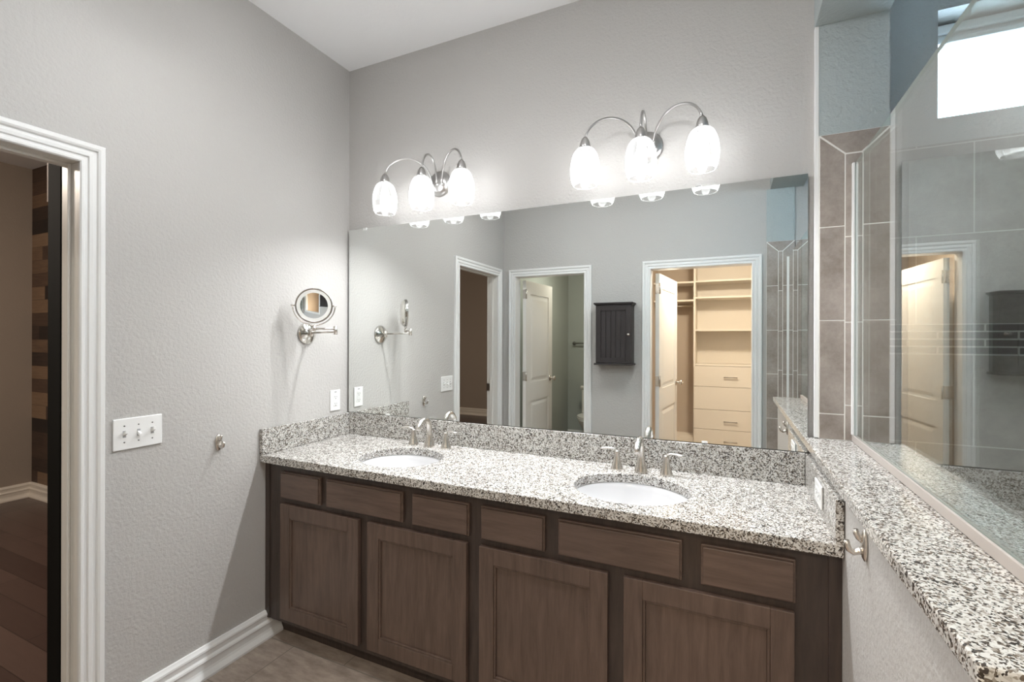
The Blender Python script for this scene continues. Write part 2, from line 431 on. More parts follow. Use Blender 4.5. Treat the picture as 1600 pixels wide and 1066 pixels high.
# shower: alcove wall with the high window, return, right wall, rear, floor
WX0, WX1, WZ0, WZ1 = 2.752, 3.95, 2.292, 2.711
mb = MB(); wall(mb, 1, YA, YA+.26, XS-.01, XR+TH, 0, CEIL, holes=[(WX0, WX1, WZ0, WZ1)]); struct('wall_shower_window', mb, M['paint'])
mb = MB(); mb.box(XS-.15, XS-.0005, .121, YA+.26, 0, CEIL); struct('wall_shower_return', mb, M['paint'])
mb = MB(); mb.box(XR, XR+TH, D, YA, 0, CEIL); struct('wall_shower_right', mb, M['paint'])
mb = MB(); mb.box(XS, XR, YA-.010, YA, 0.02, 2.192); struct('wall_tile_window', mb, M['showertile'])
mb = MB(); mb.box(XR-.010, XR, D+.011, YA-.011, 0.02, 2.192); struct('wall_tile_right', mb, M['showertile'])
mb = MB(); mb.box(XS-.055, XR-.011, D, D+.010, 0.02, 2.192); struct('wall_tile_end', mb, M['showertile'])
mb = MB(); mb.box(XS, XS+.010, -1.345, YA-.011, 0.02, 1.034); struct('wall_tile_half', mb, M['showertile'])
mb = MB(); mb.box(XS+.011, XR-.011, D+.011, YA-.011, 0.001, .02); struct('floor_shower', mb, M['tile'])
# window: frame set back in the opening, one pane
yw = YA+.115
mb = MB(); fwid = .022
mb.box(WX0, WX1, yw, yw+.05, WZ1-.075, WZ1); mb.box(WX0, WX1, yw, yw+.05, WZ0, WZ0+.045)
mb.box(WX0, WX0+fwid, yw, yw+.05, WZ0+.045, WZ1-.075); mb.box(WX1-fwid, WX1, yw, yw+.05, WZ0+.045, WZ1-.075)
mb.box(WX0+.03, WX1-.03, yw-.012, yw-.001, WZ1-.082, WZ1-.062); mb.box(WX0+.01, WX1-.01, yw-.02, yw-.001, WZ1-.045, WZ1-.012)
win = struct('window_1', mb, M['white'], bevel=.004)
mb = MB(); mb.box(WX0+fwid-.004, WX1-fwid+.004, yw+.022, yw+.026, WZ0+.04, WZ1-.07); obj('window_pane', mb, M['winglass'], win)

# ---------------- bedroom beyond the left doorway
BX = -3.71; BZ = 2.956; BY = -.06
mb = MB(); mb.box(BX-TH, BX, -5.62, BY+TH, 0, BZ); struct('wall_bedroom_far', mb, M['brownpaint'])
mb = MB(); mb.box(BX, -TH-.001, BY, BY+TH, 0, BZ); struct('wall_bedroom_planks', mb, M['plankwall'])
mb = MB(); mb.box(BX, -TH, -5.74, -5.62, 0, BZ); struct('wall_bedroom_end', mb, M['brownpaint'])
mb = MB(); mb.box(-TH-.001, -.101, -5.62, D-TH-.001, 0, BZ); struct('wall_bedroom_near', mb, M['brownpaint'])
mb = MB(); mb.box(BX-TH, -TH-.002, -5.74, BY+TH, BZ, BZ+.1); struct('ceiling_bedroom', mb, M['ceiling'])
mb = MB(); mb.box(BX-TH, -.061, -5.74, BY+TH, -.1, -.0005); struct('floor_bedroom', mb, M['plankfloor'])
mb = MB()
baseboard(mb, lambda a, z, t: (BX+t, a, z), -5.62, BY); baseboard(mb, lambda a, z, t: (a, -5.62+t, z), BX, -.13); baseboard(mb, lambda a, z, t: (a, BY-t, z), BX, -.30)
struct('baseboard_bedroom', mb, M['bedtrim'])

# ---------------- toilet room and closet behind the rear wall
WY = -4.42
mb = MB(); mb.box(-.10, 1.17, WY-.1, WY, 0, CEIL); struct('wall_toilet_rear', mb, M['wcpaint'])
mb = MB(); mb.box(-.099, -.085, WY, D-TH, 0, CEIL); struct('wall_toilet_left', mb, M['wcpaint'])
mb = MB(); mb.box(1.05, 1.17, WY, D-TH, 0, CEIL); struct('wall_closet_left', mb, M['closetwall'])
mb = MB(); mb.box(-.10, 1.05, WY, D-TH, CEIL-.3, CEIL-.2); struct('ceiling_toilet', mb, M['ceiling'])
mb = MB(); mb.box(-.10, 1.05, WY, D-.0605, -.1, 0); struct('floor_toilet', mb, M['floortile'])
CY = -4.32
mb = MB(); mb.box(1.17, 3.05, CY-.1, CY, 0, CEIL); struct('wall_closet_rear', mb, M['closetwall'])
mb = MB(); mb.box(2.95, 3.05, CY, D-TH, 0, CEIL); struct('wall_closet_right', mb, M['closetwall'])
mb = MB(); mb.box(1.17, 2.95, CY, D-TH, CEIL-.3, CEIL-.2); struct('ceiling_closet', mb, M['ceiling'])
mb = MB(); mb.box(1.05, 2.95, CY, D-.0605, -.1, -.0); struct('floor_closet', mb, M['carpet'])
mb = MB(); baseboard(mb, lambda a, z, t: (a, WY+t, z), -.085, 1.05); struct('baseboard_toilet', mb, M['white'])

# ---------------- trim of the three doorways
mb = MB(); casing(mb, lambda a, z, t: (t, -a, z), 1.26, 1.97, DZ); struct('trim_2', mb, M['white'])
mb = MB()
for y0, y1 in ((-1.26, -1.248), (-1.982, -1.97)): mb.box(-TH, .001, y0, y1, 0, DZ)
mb.box(-TH, .001, -1.982, -1.248, DZ, DZ+.012)
for y0, y1 in ((-1.2695, -1.26), (-1.97, -1.9605)): mb.box(-.075, -.045, y0, y1, 0, DZ)
mb.box(-.075, -.045, -1.9605, -1.2695, DZ-.0095, DZ)
j = struct('trim_3', mb, M['door'], bevel=.002)
mb = MB(); mb.box(-.112, -.080, -1.9698, -1.9675, .93, 1.00); obj('strike_plate', mb, M['steel'], j)
mb = MB(); casing(mb, lambda a, z, t: (a, D+t, z), .127, .815, DZ); struct('trim_4', mb, M['white'])
mb = MB(); casing(mb, lambda a, z, t: (a, D+t, z), 1.406, 2.184, DZ); struct('trim_5', mb, M['white'])
for nm, a0, a1 in (('trim_6', .127, .815), ('trim_7', 1.406, 2.184)):
    mb = MB()
    for x0, x1 in ((a0-.012, a0), (a1, a1+.012)): mb.box(x0, x1, D-TH, D+.001, 0, DZ)
    mb.box(a0-.012, a1+.012, D-TH, D+.001, DZ, DZ+.012)
    struct(nm, mb, M['white'], bevel=.002)
# baseboards of the bathroom
mb = MB(); baseboard(mb, lambda a, z, t: (t, a, z), -1.188, -.468); struct('baseboard_left', mb, M['white'])
mb = MB(); baseboard(mb, lambda a, z, t: (a, D+t, z), .887, 1.334); struct('baseboard_rear', mb, M['white'])

# ---------------- doors
def moulded_door(name, wd, ht, hinge, angle, knob_side=1):
    """two-panel moulded leaf in local x (0 = hinge edge) / y (thickness) / z, swung about the hinge"""
    th = .035; mb = MB(); st = .105
    mb.box(0, wd, .0055, th-.0055, .008, ht)
    zp = [(.24, .80), (.99, ht-.13)]
    for ya, yb in ((0, .0055), (th-.0055, th)):
        mb.box(0, st, ya, yb, .008, ht); mb.box(wd-st, wd, ya, yb, .008, ht)
        for z0, z1 in ((.008, .24), (.80, .99), (ht-.13, ht)): mb.box(st, wd-st, ya, yb, z0, z1)
    for z0, z1 in zp:                     # raised fields with sloping edges
        for y_in, y_out in ((.0055, .001), (th-.0055, th-.001)):
            a = .022; b = .05
            lo = [(st+a, y_in, z0+a), (wd-st-a, y_in, z0+a), (wd-st-a, y_in, z1-a), (st+a, y_in, z1-a)]
            hi = [(st+b, y_out, z0+b), (wd-st-b, y_out, z0+b), (wd-st-b, y_out, z1-b), (st+b, y_out, z1-b)]
            A = [mb.b.verts.new(p) for p in lo]; B = [mb.b.verts.new(p) for p in hi]
            mb.b.faces.new(B)
            for i in range(4): mb.b.faces.new((A[i], A[(i+1) % 4], B[(i+1) % 4], B[i]))
    o = struct(name, mb, M['door'], loc=hinge, fix=True); o.rotation_euler = (0, 0, angle)
    kn = MB()
    for s_, y0 in ((-1, 0.0), (1, th)):
        kn.lathe([(.031, 0), (.031, .004), (.026, .009), (.012, .012), (.011, .03), (.016, .036), (.026, .046), (.028, .056), (.022, .066), (0, .069)], 20, (wd-.062, y0, 1.0), (0, s_, 0))
    obj('door_knob', kn, M['nickel'], o)
    for zc in (.28, 1.06, 1.88):
        h = MB(); h.box(-.004, .002, .002, th-.002, zc-.045, zc+.045); h.lathe([(.007, -.048), (.007, .048)], 10, (-.006, th+.006, zc)); obj('hinge', h, M['nickel'], o)
    return o
moulded_door('door_2', .655, 2.015, (.147, D-TH-.016, 0), -math.radians(86.5))
moulded_door('door_3', .745, 2.015, (1.427, D-TH-.016, 0), -math.radians(84))
# black sliding door parked behind the left wall
mb = MB(); mb.box(-.204, -.113, -1.262, -.34, .012, 2.20); dr = struct('door_1', mb, M['blackdoor'], bevel=.002)
mb = MB(); mb.box(-.212, -.204, -1.258, -.34, .014, 2.20); obj('plank_face', mb, simple('grey_wood', (.16, .14, .12, 1), .6), dr)
mb = MB(); mb.rbox(-.242, -.228, -1.235, -1.205, .95, 1.22, .004); mb.box(-.23, -.211, -1.228, -1.212, .97, .99); mb.box(-.23, -.211, -1.228, -1.212, 1.18, 1.20); obj('pull_handle', mb, M['steel'], dr)
mb = MB(); mb.box(-.242, -.2125, -1.25, -1.16, 1.93, 2.22); obj('hanger_block', mb, simple('tan_wood', (.24, .14, .085, 1), .6), dr)

# ================================================================== VANITY
def rel(o): return o.location
VX0, VX1, VF = .0015, XP-.0015, -.540
van = thing('vanity_cabinet', 'long dark espresso wood double vanity cabinet under the granite counter', 'cabinet', (1.15, -.28, 0))
L = Vector(van.location)
def vobj(name, mb, mat, **kw):
    mb.xf(Matrix.Translation(-L)); return obj(name, mb, mat, van, **kw)
mb = MB()
mb.box(VX0, VX1, -.465, -.003, 0.001, .098)                           # plinth / toe kick
mb.box(VX0, VX0+.018, VF+.02, -.003, .098, .843); mb.box(VX1-.018, VX1, VF+.02, -.003, .098, .843)
mb.box(VX0+.018, VX1-.018, VF+.02, -.003, .098, .116); mb.box(VX0+.018, VX1-.018, -.016, -.003, .116, .843)
mb.box(1.142, 1.160, VF+.02, -.016, .116, .843)
vobj('body', mb, M['wood_dark'])
mb = MB(); holes = []
for dx0, dx1 in ((.14, .58), (.66, 1.11), (1.195, 1.645), (1.725, 2.175)): holes.append((dx0, dx1, .145, .645))
for dx0, dx1 in ((.14, .35), (.425, .805), (.885, 1.115), (1.20, 1.42), (1.50, 1.875), (1.96, 2.175)): holes.append((dx0, dx1, .70, .80))
wall(mb, 1, VF, VF+.019, VX0, VX1, .098, .843, holes)
mb.box(VX1-.030, VX1, VF-.006, VF, .098, .843); mb.box(VX0, .030, VF-.004, VF, .098, .843)
vobj('face_frame', mb, M['wood_dark'])
def shaker(x0, x1, z0, z1):
    mb = MB(); y0, y1 = VF-.021, VF-.001; s = .060
    mb.box(x0, x0+s, y0, y1, z0, z1); mb.box(x1-s, x1, y0, y1, z0, z1); mb.box(x0+s, x1-s, y0, y1, z0, z0+s); mb.box(x0+s, x1-s, y0, y1, z1-s, z1)
    # stepped inner bead and recessed panel
    b = .008; yb = y0+.004
    xa, xb, za, zb = x0+s, x1-s, z0+s, z1-s
    mb.box(xa, xa+b, yb, y1, za, zb); mb.box(xb-b, xb, yb, y1, za, zb); mb.box(xa+b, xb-b, yb, y1, za, za+b); mb.box(xa+b, xb-b, yb, y1, zb-b, zb)
    mb.box(xa+b, xb-b, y0+.011, y1, za+b, zb-b)
    return mb
for x0, x1 in ((.122, .594), (.643, 1.123), (1.178, 1.659), (1.711, 2.189)):
    vobj('door', shaker(x0, x1, .128, .663), M['wood_v'], bevel=.0018)
for x0, x1 in ((.121, .369), (.407, .822), (.869, 1.131), (1.182, 1.436), (1.485, 1.889), (1.943, 2.192)):
    mb = MB(); mb.box(x0+.006, x1-.006, VF-.022, VF-.001, .694, .806); mb.box(x0, x1, VF-.014, VF-.001, .688, .812)
    vobj('drawer', mb, M['wood_h'], bevel=.0025)

# countertop with two oval cut-outs
SINKS = [(.633, -.320, .200, .176), (1.688, -.326, .210, .180)]
ZC = .882
def slab_with_holes(outer, ovals, z0, z1, n=56):
    bm = bmesh.new(); loops = []
    def loop(pts, z):
        vs = [bm.verts.new((p[0], p[1], z)) for p in pts]
        es = [bm.edges.new((vs[i], vs[(i+1) % len(vs)])) for i in range(len(vs))]; return vs, es
    rings = [outer]+[[(cx+a*math.cos(2*PI*i/n), cy+b*math.sin(2*PI*i/n)) for i in range(n)] for cx, cy, a, b in ovals]
    tops, bots = [], []
    for z, store in ((z1, tops), (z0, bots)):
        E = []
        for r in rings:
            vs, es = loop(r, z); store.append(vs); E += es
        bmesh.ops.triangle_fill(bm, use_beauty=True, use_dissolve=False, edges=E)
    for a, b in zip(tops, bots):
        for i in range(len(a)):
            j = (i+1) % len(a); bm.faces.new((a[i], a[j], b[j], b[i]))
    mb = MB(); mb.b.free(); mb.b = bm; return mb
mb = slab_with_holes([(VX0, -.576), (VX1, -.576), (VX1, -.002), (VX0, -.002)], SINKS, .846, ZC)
tag(obj('countertop', mb, M['granite'], bevel=.0035), 'speckled grey and white granite countertop with two oval sink openings', 'countertop')
mb = MB(); mb.box(.0225, XP-.0225, -.022, -.002, ZC+.0005, 1.005)
tag(obj('backsplash', mb, M['granite'], bevel=.002), 'long granite backsplash strip along the wall under the large mirror', 'backsplash', 'granite splash strips on the counter')
mb = MB(); mb.box(.0015, .0215, -.576, -.002, ZC+.0005, 1.003)
tag(obj('backsplash', mb, M['granite'], bevel=.002), 'short granite side splash on the left wall below the white outlet', 'backsplash', 'granite splash strips on the counter')
mb = MB(); mb.box(XP-.0215, XP-.0015, -.576, -.002, ZC+.0005, 1.003)
tag(obj('backsplash', mb, M['granite'], bevel=.002), 'short granite side splash on the half wall under the granite ledge', 'backsplash', 'granite splash strips on the counter')
mb = MB(); mb.box(XP-.026, XS+.030, -1.385, -.0005, 1.035, 1.0655)
tag(obj('granite_ledge', mb, M['granite'], bevel=.004), 'granite ledge slab capping the half wall below the shower glass', 'ledge')

# under-mounted oval basins
for i, (cx, cy, a, b) in enumerate(SINKS):
    lab = ['white oval undermount sink at the left end of the counter', 'white oval undermount sink at the right end of the counter'][i]
    rt_ = thing('sink', lab, 'sink', (cx, cy, .70), 'undermount sinks in the counter')
    mb = MB(); n = 48; prof = [(1.06, .1455), (1.02, .1455), (1.005, .143), (.985, .12), (.93, .07), (.80, .028), (.55, .008), (.25, .002), (.10, 0.0)]
    rings = []
    for r, h in prof: rings.append([mb.b.verts.new((a*r*math.cos(2*PI*k/n), b*r*math.sin(2*PI*k/n), h)) for k in range(n)])
    outer = [(.12, -.012), (.58, -.006), (.84, .015), (.97, .06), (1.02, .115), (1.06, .140)]
    rings = [[mb.b.verts.new((a*r*math.cos(2*PI*k/n), b*r*math.sin(2*PI*k/n), h)) for k in range(n)] for r, h in outer]+rings
    for p, q in zip(rings, rings[1:]):
        for k in range(n):
            f = mb.b.faces.new((p[k], p[(k+1) % n], q[(k+1) % n], q[k])); f.smooth = True
    mb.b.faces.new(rings[0][::-1]); mb.b.faces.new(rings[-1])
    obj('basin', mb, M['porcelain'], rt_)
    mb = MB(); mb.lathe([(.0, .0005), (.022, .001), (.022, .005), (.016, .006), (.012, .003), (0, .003)], 24, (0, 0, .001)); obj('drain', mb, M['nickel'], rt_)

# ---------------- faucets (spout and two lever handles)
def faucet(xc, yc, label):
    r = thing('faucet', label, 'faucet', (xc, yc, ZC+.0005), 'three-piece faucets behind the sinks')
    mb = MB()
    path = [(0, 0, .0), (0, 0, .004), (0, 0, .015), (0, 0, .035), (0, 0, .06), (0, -.001, .088), (0, -.006, .112), (0, -.018, .131), (0, -.038, .1415), (0, -.060, .140), (0, -.080, .128), (0, -.094, .111), (0, -.101, .096)]
    rad = [.0275, .0275, .0245, .0185, .0155, .0142, .0138, .0138, .0136, .0134, .0132, .0130, .0128]
    mb.tube(path, rad, 20); obj('spout', mb, M['nickel'], r)
    for s in (-1, 1):
        h = MB()
        h.lathe([(.0255, 0), (.0255, .005), (.0235, .012), (.018, .030), (.0135, .050), (.0115, .066), (.0120, .074), (.009, .080), (0, .081)], 22, (s*.100, 0, 0))
        ho = obj('handle', h, M['nickel'], r)
        lv = MB()
        lv.tube([(s*.094, 0, .073), (s*.104, -.002, .083), (s*.120, -.005, .0885), (s*.140, -.009, .0885), (s*.160, -.013, .0855), (s*.172, -.015, .0845)], [.006, .0075, .0075, .0078, .0078, .0045], 14, flat=((0, 0, 1), .62))
        obj('lever', lv, M['nickel'], ho)
faucet(.628, -.088, 'brushed nickel widespread faucet behind the left sink')
faucet(1.689, -.098, 'brushed nickel widespread faucet behind the right sink')

# ================================================================== ON THE FRONT WALL
mir = thing('wall_mirror', 'large frameless mirror on the wall above the vanity counter', 'mirror', (1.15, -.010, 1.008))
L2 = Vector(mir.location); MX0, MX1, MZ0, MZ1 = .016, 2.289, 1.0085, 2.061
mb = MB(); mb.box(MX0-1.15, MX1-1.15, -.0065, -.001, 0.0005, MZ1-1.008); 
for f in mb.b.faces:
    c = f.calc_center_median(); f.material_index = 0 if c.y < -.006 else 1
obj('silvered_pane', mb, [M['mirror'], M['mirror_edge']], mir, fix=False)
for cx, top in ((.135, 1), (1.905, 1), (.30, 0), (1.93, 0)):
    mb = MB(); z = MZ1-1.008 if top else 0.0005
    x = cx-1.15
    if top: mb.box(x-.011, x+.011, -.0105, -.0068, z-.010, z+.004); mb.box(x-.011, x+.011, -.0105, .0098, z+.0005, z+.004)
    else: mb.box(x-.011, x+.011, -.0105, -.0068, z, z+.008)
    obj('mirror_clip', mb, M['plate'], mir)

def egg(r_scale=1.0):
    """tall tulip shade: closed narrow top, widest below the middle, open base"""
    pr = [(.021, .160), (.030, .157), (.040, .149), (.050, .132), (.0575, .108), (.0615, .082), (.0622, .060), (.0600, .038), (.0555, .018), (.0500, .004), (.0470, 0.0)]
    out = []
    for i in range(len(pr)-1):                      # smooth the outline through the control points
        p0, p1, p2, p3 = (Vector(pr[max(0, min(len(pr)-1, k))]) for k in (i-1, i, i+1, i+2))
        for q in range(4):
            t_ = q/4
            out.append(tuple(.5*((2*p1)+(p2-p0)*t_+(2*p0-5*p1+4*p2-p3)*t_**2+(3*p1-p0-3*p2+p3)*t_**3)))
    return out+[pr[-1], (.0458, .0008), (.0462, .0035)]
def sconce(xc, zp, label):
    r = thing('wall_sconce', label, 'wall light', (xc, 0, zp), 'three-light sconces above the mirror')
    mb = MB(); mb.lathe([(.068, .001), (.068, .006), (.062, .012), (.054, .014), (.052, .019), (.040, .026), (.020, .031), (0, .032)], 36, (0, 0, 0), (0, -1, 0)); obj('backplate', mb, M['nickel_lamp'], r)
    zb = 2.080-zp; yl = -.165
    for k, lx in enumerate((-.230, 0.0, .229)):
        s0 = Vector(((-.030, 0, .030)[k], -.022, -.012)); top_cup = Vector((lx, yl, zb+.203))
        nub = MB(); nub.lathe([(.011, 0), (.011, .012), (.007, .018), (0, .019)], 14, s0+Vector((0, .004, 0)), (0, -1, .3))
        # arched arm: cubic curve from plate to the cup
        p0 = s0+Vector((0, -.012, .003)); p3 = top_cup
        p1 = p0+Vector(((lx-s0.x)*.05, -.01, .17)); p2 = p3+Vector((-(lx-s0.x)*.12, 0.018, .118))
        pts = []
        for i in range(21):
            tt = i/20; pts.append(p0*(1-tt)**3+p1*3*tt*(1-tt)**2+p2*3*tt*tt*(1-tt)+p3*tt**3)
        nub.tube(pts, .0052, 10)
        obj('arm', nub, M['nickel_lamp'], r)
        c = MB(); c.lathe([(.0, .2055), (.008, .205), (.015, .196), (.0205, .182), (.0235, .166), (.0240, .156), (.0, .156)], 22, (lx, yl, zb)); cup = obj('socket_cup', c, M['nickel_lamp'], r)
        b = MB(); b.lathe([(.0, .058), (.0190, .058)], 44, (lx, yl, zb), cap=False); nd = len(b.b.faces)
        b.lathe([(.0190, .058), (.0215, .045), (.0235, .044), (.0240, .060), (.0240, .076), (.022, .098), (.015, .120), (.011, .150)], 44, (lx, yl, zb), cap=False)
        for i_, f_ in enumerate(b.b.faces): f_.material_index = 0 if i_ < nd else 1
        obj('light_bulb', b, [M['bulb'], M['bulb_side']], cup, fix=False)
        g = MB(); g.lathe(egg(), 72, (lx, yl, zb), cap=False); obj('glass_shade', g, M['lampglass'], r)
sconce(.632, 2.250, 'three-arm satin nickel wall light above the left end of the mirror')
sconce(1.696, 2.262, 'three-arm satin nickel wall light above the right half of the mirror')

# ================================================================== ON THE LEFT WALL
def wall_frame(loc, normal):
    """matrix: local x = along the wall (to the viewer's right), y = up, z = out of the wall"""
    n = Vector(normal).normalized(); upv = Vector((0, 0, 1)); x = upv.cross(n).normalized()
    mm = Matrix.Identity(4)
    for i in range(3): mm[i][0] = x[i]; mm[i][1] = upv[i]; mm[i][2] = n[i]
    return mm
def place(root, normal): root.rotation_euler = wall_frame((0, 0, 0), normal).to_euler()

sw = thing('light_switch', 'white triple toggle switch plate beside the doorway casing', 'light switch', (.0005, -1.080, 1.080)); place(sw, (1, 0, 0))
mb = MB(); mb.rbox(-.081, .081, -.058, .058, 0, .006, .003); obj('face_plate', mb, M['plate'], sw)
for k, up_ in enumerate((1, -1, 1)):
    x = (-.046, 0, .046)[k]
    mb = MB(); mb.box(x-.0052, x+.0052, -.0125, .0125, .0058, .0068); fr_ = obj('switch_slot', mb, simple('slot_shadow', (.35, .35, .35, 1), .5), sw)
    mb = MB(); mb.prism([(x-.0045, -.006, .006), (x+.0045, -.006, .006), (x+.0045, .006, .006), (x-.0045, .006, .006)], (0, .009*up_, .016)); obj('toggle', mb, M['plate'], sw, bevel=.001)
    for yy in (-.030, .030):
        mb = MB(); mb.lathe([(.0028, 0), (.0028, .0009), (0, .0011)], 10, (x, yy, .006)); obj('screw', mb, M['slotgrey'], sw)

def duplex(root, horizontal=False):
    mb = MB(); hw, hh = (.058, .036) if horizontal else (.036, .058)
    mb.rbox(-hw, hw, -hh, hh, 0, .006, .003); obj('face_plate', mb, M['plate'], root)
    R_ = Matrix.Rotation(PI/2, 4, 'Z') if horizontal else Matrix.Identity(4)
    mb = MB(); mb.rbox(-.0168, .0168, -.0335, .0335, .005, .0075, .002); mb.xf(R_); rc = obj('receptacle', mb, simple('socket_white', (.76, .76, .75, 1), .3), root)
    for s in (-1, 1):
        mb = MB(); yy = s*.019
        mb.box(-.0075, -.0055, yy-.003, yy+.005, .0074, .0079); mb.box(.0055, .0075, yy-.003, yy+.004, .0074, .0079); mb.lathe([(.0026, 0), (.0026, .0005)], 10, (0, yy-.009, .0074)); mb.xf(R_)
        obj('socket_slots', mb, M['dark'], rc)
    mb = MB(); mb.box(-.008, .008, .044, .048, .0058, .0064) if not horizontal else mb.box(.044, .048, -.008, .008, .0058, .0064); obj('indicator', mb, M['slotgrey'], root)
ou = thing('power_outlet', 'white upright outlet plate on the left wall near the mirror corner', 'outlet', (.0005, -.108, 1.085), 'wall outlets near the counter'); place(ou, (1, 0, 0)); duplex(ou)
ou = thing('power_outlet', 'white outlet plate set sideways in the splash under the granite ledge', 'outlet', (XP-.0222, -.338, .948), 'wall outlets near the counter'); place(ou, (-1, 0, 0)); duplex(ou, True)

def robe_hook(root):
    mb = MB(); mb.lathe([(.0, 0), (.0165, 0), (.0165, .004), (.013, .008), (0, .0095)], 22); mb.xf(Matrix.Diagonal((.95, 2.25, 1, 1))); obj('back_plate', mb, M['nickel'], root)
    mb = MB(); mb.tube([(0, -.010, .006), (0, -.016, .014), (0, -.020, .023), (0, -.015, .032), (0, -.004, .036), (0, .006, .037)], [.008, .0075, .007, .0066, .0066, .0055], 12)
    mb.tube([(0, .010, .006), (0, .016, .014), (0, .026, .019), (0, .034, .020)], [.0075, .007, .0066, .005], 12); obj('hook', mb, M['nickel'], root)
hk = thing('robe_hook', 'nickel robe hook on the grey left wall beside the vanity', 'hook', (.0005, -.773, .980), 'robe hooks'); place(hk, (1, 0, 0)); robe_hook(hk)
hk = thing('robe_hook', 'nickel robe hook on the half wall just under the granite ledge', 'hook', (XP-.0005, -.790, .968), 'robe hooks'); place(hk, (-1, 0, 0)); robe_hook(hk)

# swing-arm magnifying mirror
mk = thing('makeup_mirror', 'round nickel swing-arm magnifying mirror on the left wall', 'mirror', (.0005, -.304, 1.460))
LM = Vector(mk.location)
def mobj(name, mb, mat, par=None, **kw):
    mb.xf(Matrix.Translation(-LM)); return obj(name, mb, mat, par or mk, **kw)
mb = MB(); mb.lathe([(.057, 0), (.057, .006), (.050, .013), (.030, .022), (.014, .030), (0, .031)], 32, LM, (1, 0, 0)); mobj('base_plate', mb, M['chrome'])
J0 = Vector((.040, -.306, 1.463)); J1 = Vector((.222, -.322, 1.466)); DC = Vector((.140, -.382, 1.597)); J2 = Vector((.140, -.382, 1.481))
mb = MB(); mb.lathe([(.011, -.02), (.011, .02)], 16, J0); mb.tube([(.02, -.304, 1.460), J0], .008, 12); mb.tube([J0, J1], .0048, 12); mobj('lower_arm', mb, M['nickel'])
mb = MB(); mb.lathe([(.0095, -.017), (.0095, .025)], 16, J1+Vector((0, 0, .004))); mb.tube([J1+Vector((0, 0, .016)), J2+Vector((0, 0, .001))], .0048, 12); mb.lathe([(.009, -.012), (.009, .014)], 16, J2); mobj('upper_arm', mb, M['nickel'])
nrm = Vector((.70, -.714, .0)).normalized(); side = Vector((0, 0, 1)).cross(nrm).normalized()
mb = MB(); pts = []
for i in range(25):
    a = PI+PI*i/24; pts.append(DC+side*math.cos(a)*.098+Vector((0, 0, 1))*math.sin(a)*.098)
mb.tube(pts, .0032, 10)
for s in (-1, 1): mb.tube([DC+side*s*.085, DC+side*s*.106], .0045, 10)
mb.tube([J2+Vector((0, 0, .010)), DC+Vector((0, 0, -.098))], .006, 10); mobj('yoke', mb, M['nickel'])
mb = MB(); mb.lathe([(.0855, -.012), (.0875, -.004), (.0875, .004), (.0845, .006), (.080, .004)], 48, DC, nrm, cap=False); mobj('rim', mb, M['rim'])
mb = MB(); mb.lathe([(0, -.033), (.030, -.0325), (.060, -.030), (.074, -.026), (.083, -.017), (.0855, -.012)], 48, DC, nrm, cap=False); mobj('housing', mb, M['chrome'])
mb = MB(); mb.lathe([(.080, .004), (.0640, .0035)], 48, DC, nrm, cap=False); mobj('light_ring', mb, simple('frosted_ring', (.80, .80, .76, 1), .35))
mb = MB(); R = .42; prof = []
for i in range(9):
    rr = .064*i/8; prof.append((rr, .0035-(math.sqrt(R*R-rr*rr)-math.sqrt(R*R-.064**2))))
mb.lathe(prof, 48, DC, nrm, cap=False); mobj('magnifying_glass', mb, M['mirror'])

# ================================================================== SHOWER GLASS
sg = thing('shower_screen', 'fixed clear glass shower screen standing on the granite ledge', 'shower screen', (2.434, -.68, 1.066))
def sobj(name, mb, mat, **kw):
    mb.xf(Matrix.Translation(-Vector(sg.location))); return obj(name, mb, mat, sg, **kw)
mb = MB(); mb.box(2.4300, 2.4395, -1.345, -.034, 1.080, 2.070)
for f_ in mb.b.faces: f_.normal_update(); f_.material_index = 0 if abs(f_.normal.x) > .5 else 1
sobj('glass_panel', mb, [M['glass'], M['glass_edge']])
mb = MB(); mb.box(2.4235, 2.4295, -1.345, -.030, 1.0665, 1.090); mb.box(2.4400, 2.4460, -1.345, -.030, 1.0665, 1.090); mb.box(2.4295, 2.44, -1.345, -.034, 1.0665, 1.0795); sobj('sill_channel', mb, M['channel'], bevel=.001)
mb = MB(); mb.box(2.4215, 2.4295, -.046, -.0295, 1.090, 2.072); mb.box(2.4400, 2.4480, -.046, -.0295, 1.090, 2.072); sobj('wall_channel', mb, M['plate'], bevel=.0015)
sd = thing('shower_door', 'clear glass shower door between the half wall and the tiled pier', 'shower door', (2.434, -1.72, .012))
mb = MB(); mb.box(-.004, .0055, -.372, .366, 0.0, 2.058); obj('glass_panel', mb, M['glass'], sd)
mb = MB(); mb.box(-.012, .0135, -.376, -.373, .0, 2.058); obj('hinge_channel', mb, M['plate'], sd)

# ================================================================== ON AND BEHIND THE REAR WALL
cab = thing('wall_cabinet', 'small espresso wall cabinet with one panelled door between the two doorways', 'cabinet', (1.108, D+.0005, 1.21))
y1 = .142
mb = MB(); mb.box(-.150, .158, 0, y1-.018, .012, .525); obj('body', mb, M['espresso'], cab, bevel=.002)
mb = MB(); mb.box(-.166, .174, 0, y1+.014, .5255, .540); mb.box(-.158, .166, 0, y1+.006, .517, .5255); obj('cornice', mb, M['espresso'], cab, bevel=.003)
mb = MB(); mb.box(-.163, .171, 0, y1+.010, -.003, .0115); obj('bottom_board', mb, M['espresso'], cab, bevel=.003)
mb = MB(); a0, a1, b0, b1 = -.148, .156, .016, .514; s = .045
mb.box(a0, a0+s, y1-.0175, y1, b0, b1); mb.box(a1-s, a1, y1-.0175, y1, b0, b1); mb.box(a0+s, a1-s, y1-.0175, y1, b0, b0+s); mb.box(a0+s, a1-s, y1-.0175, y1, b1-s, b1)
nb = 5; wv = (a1-a0-2*s)/nb
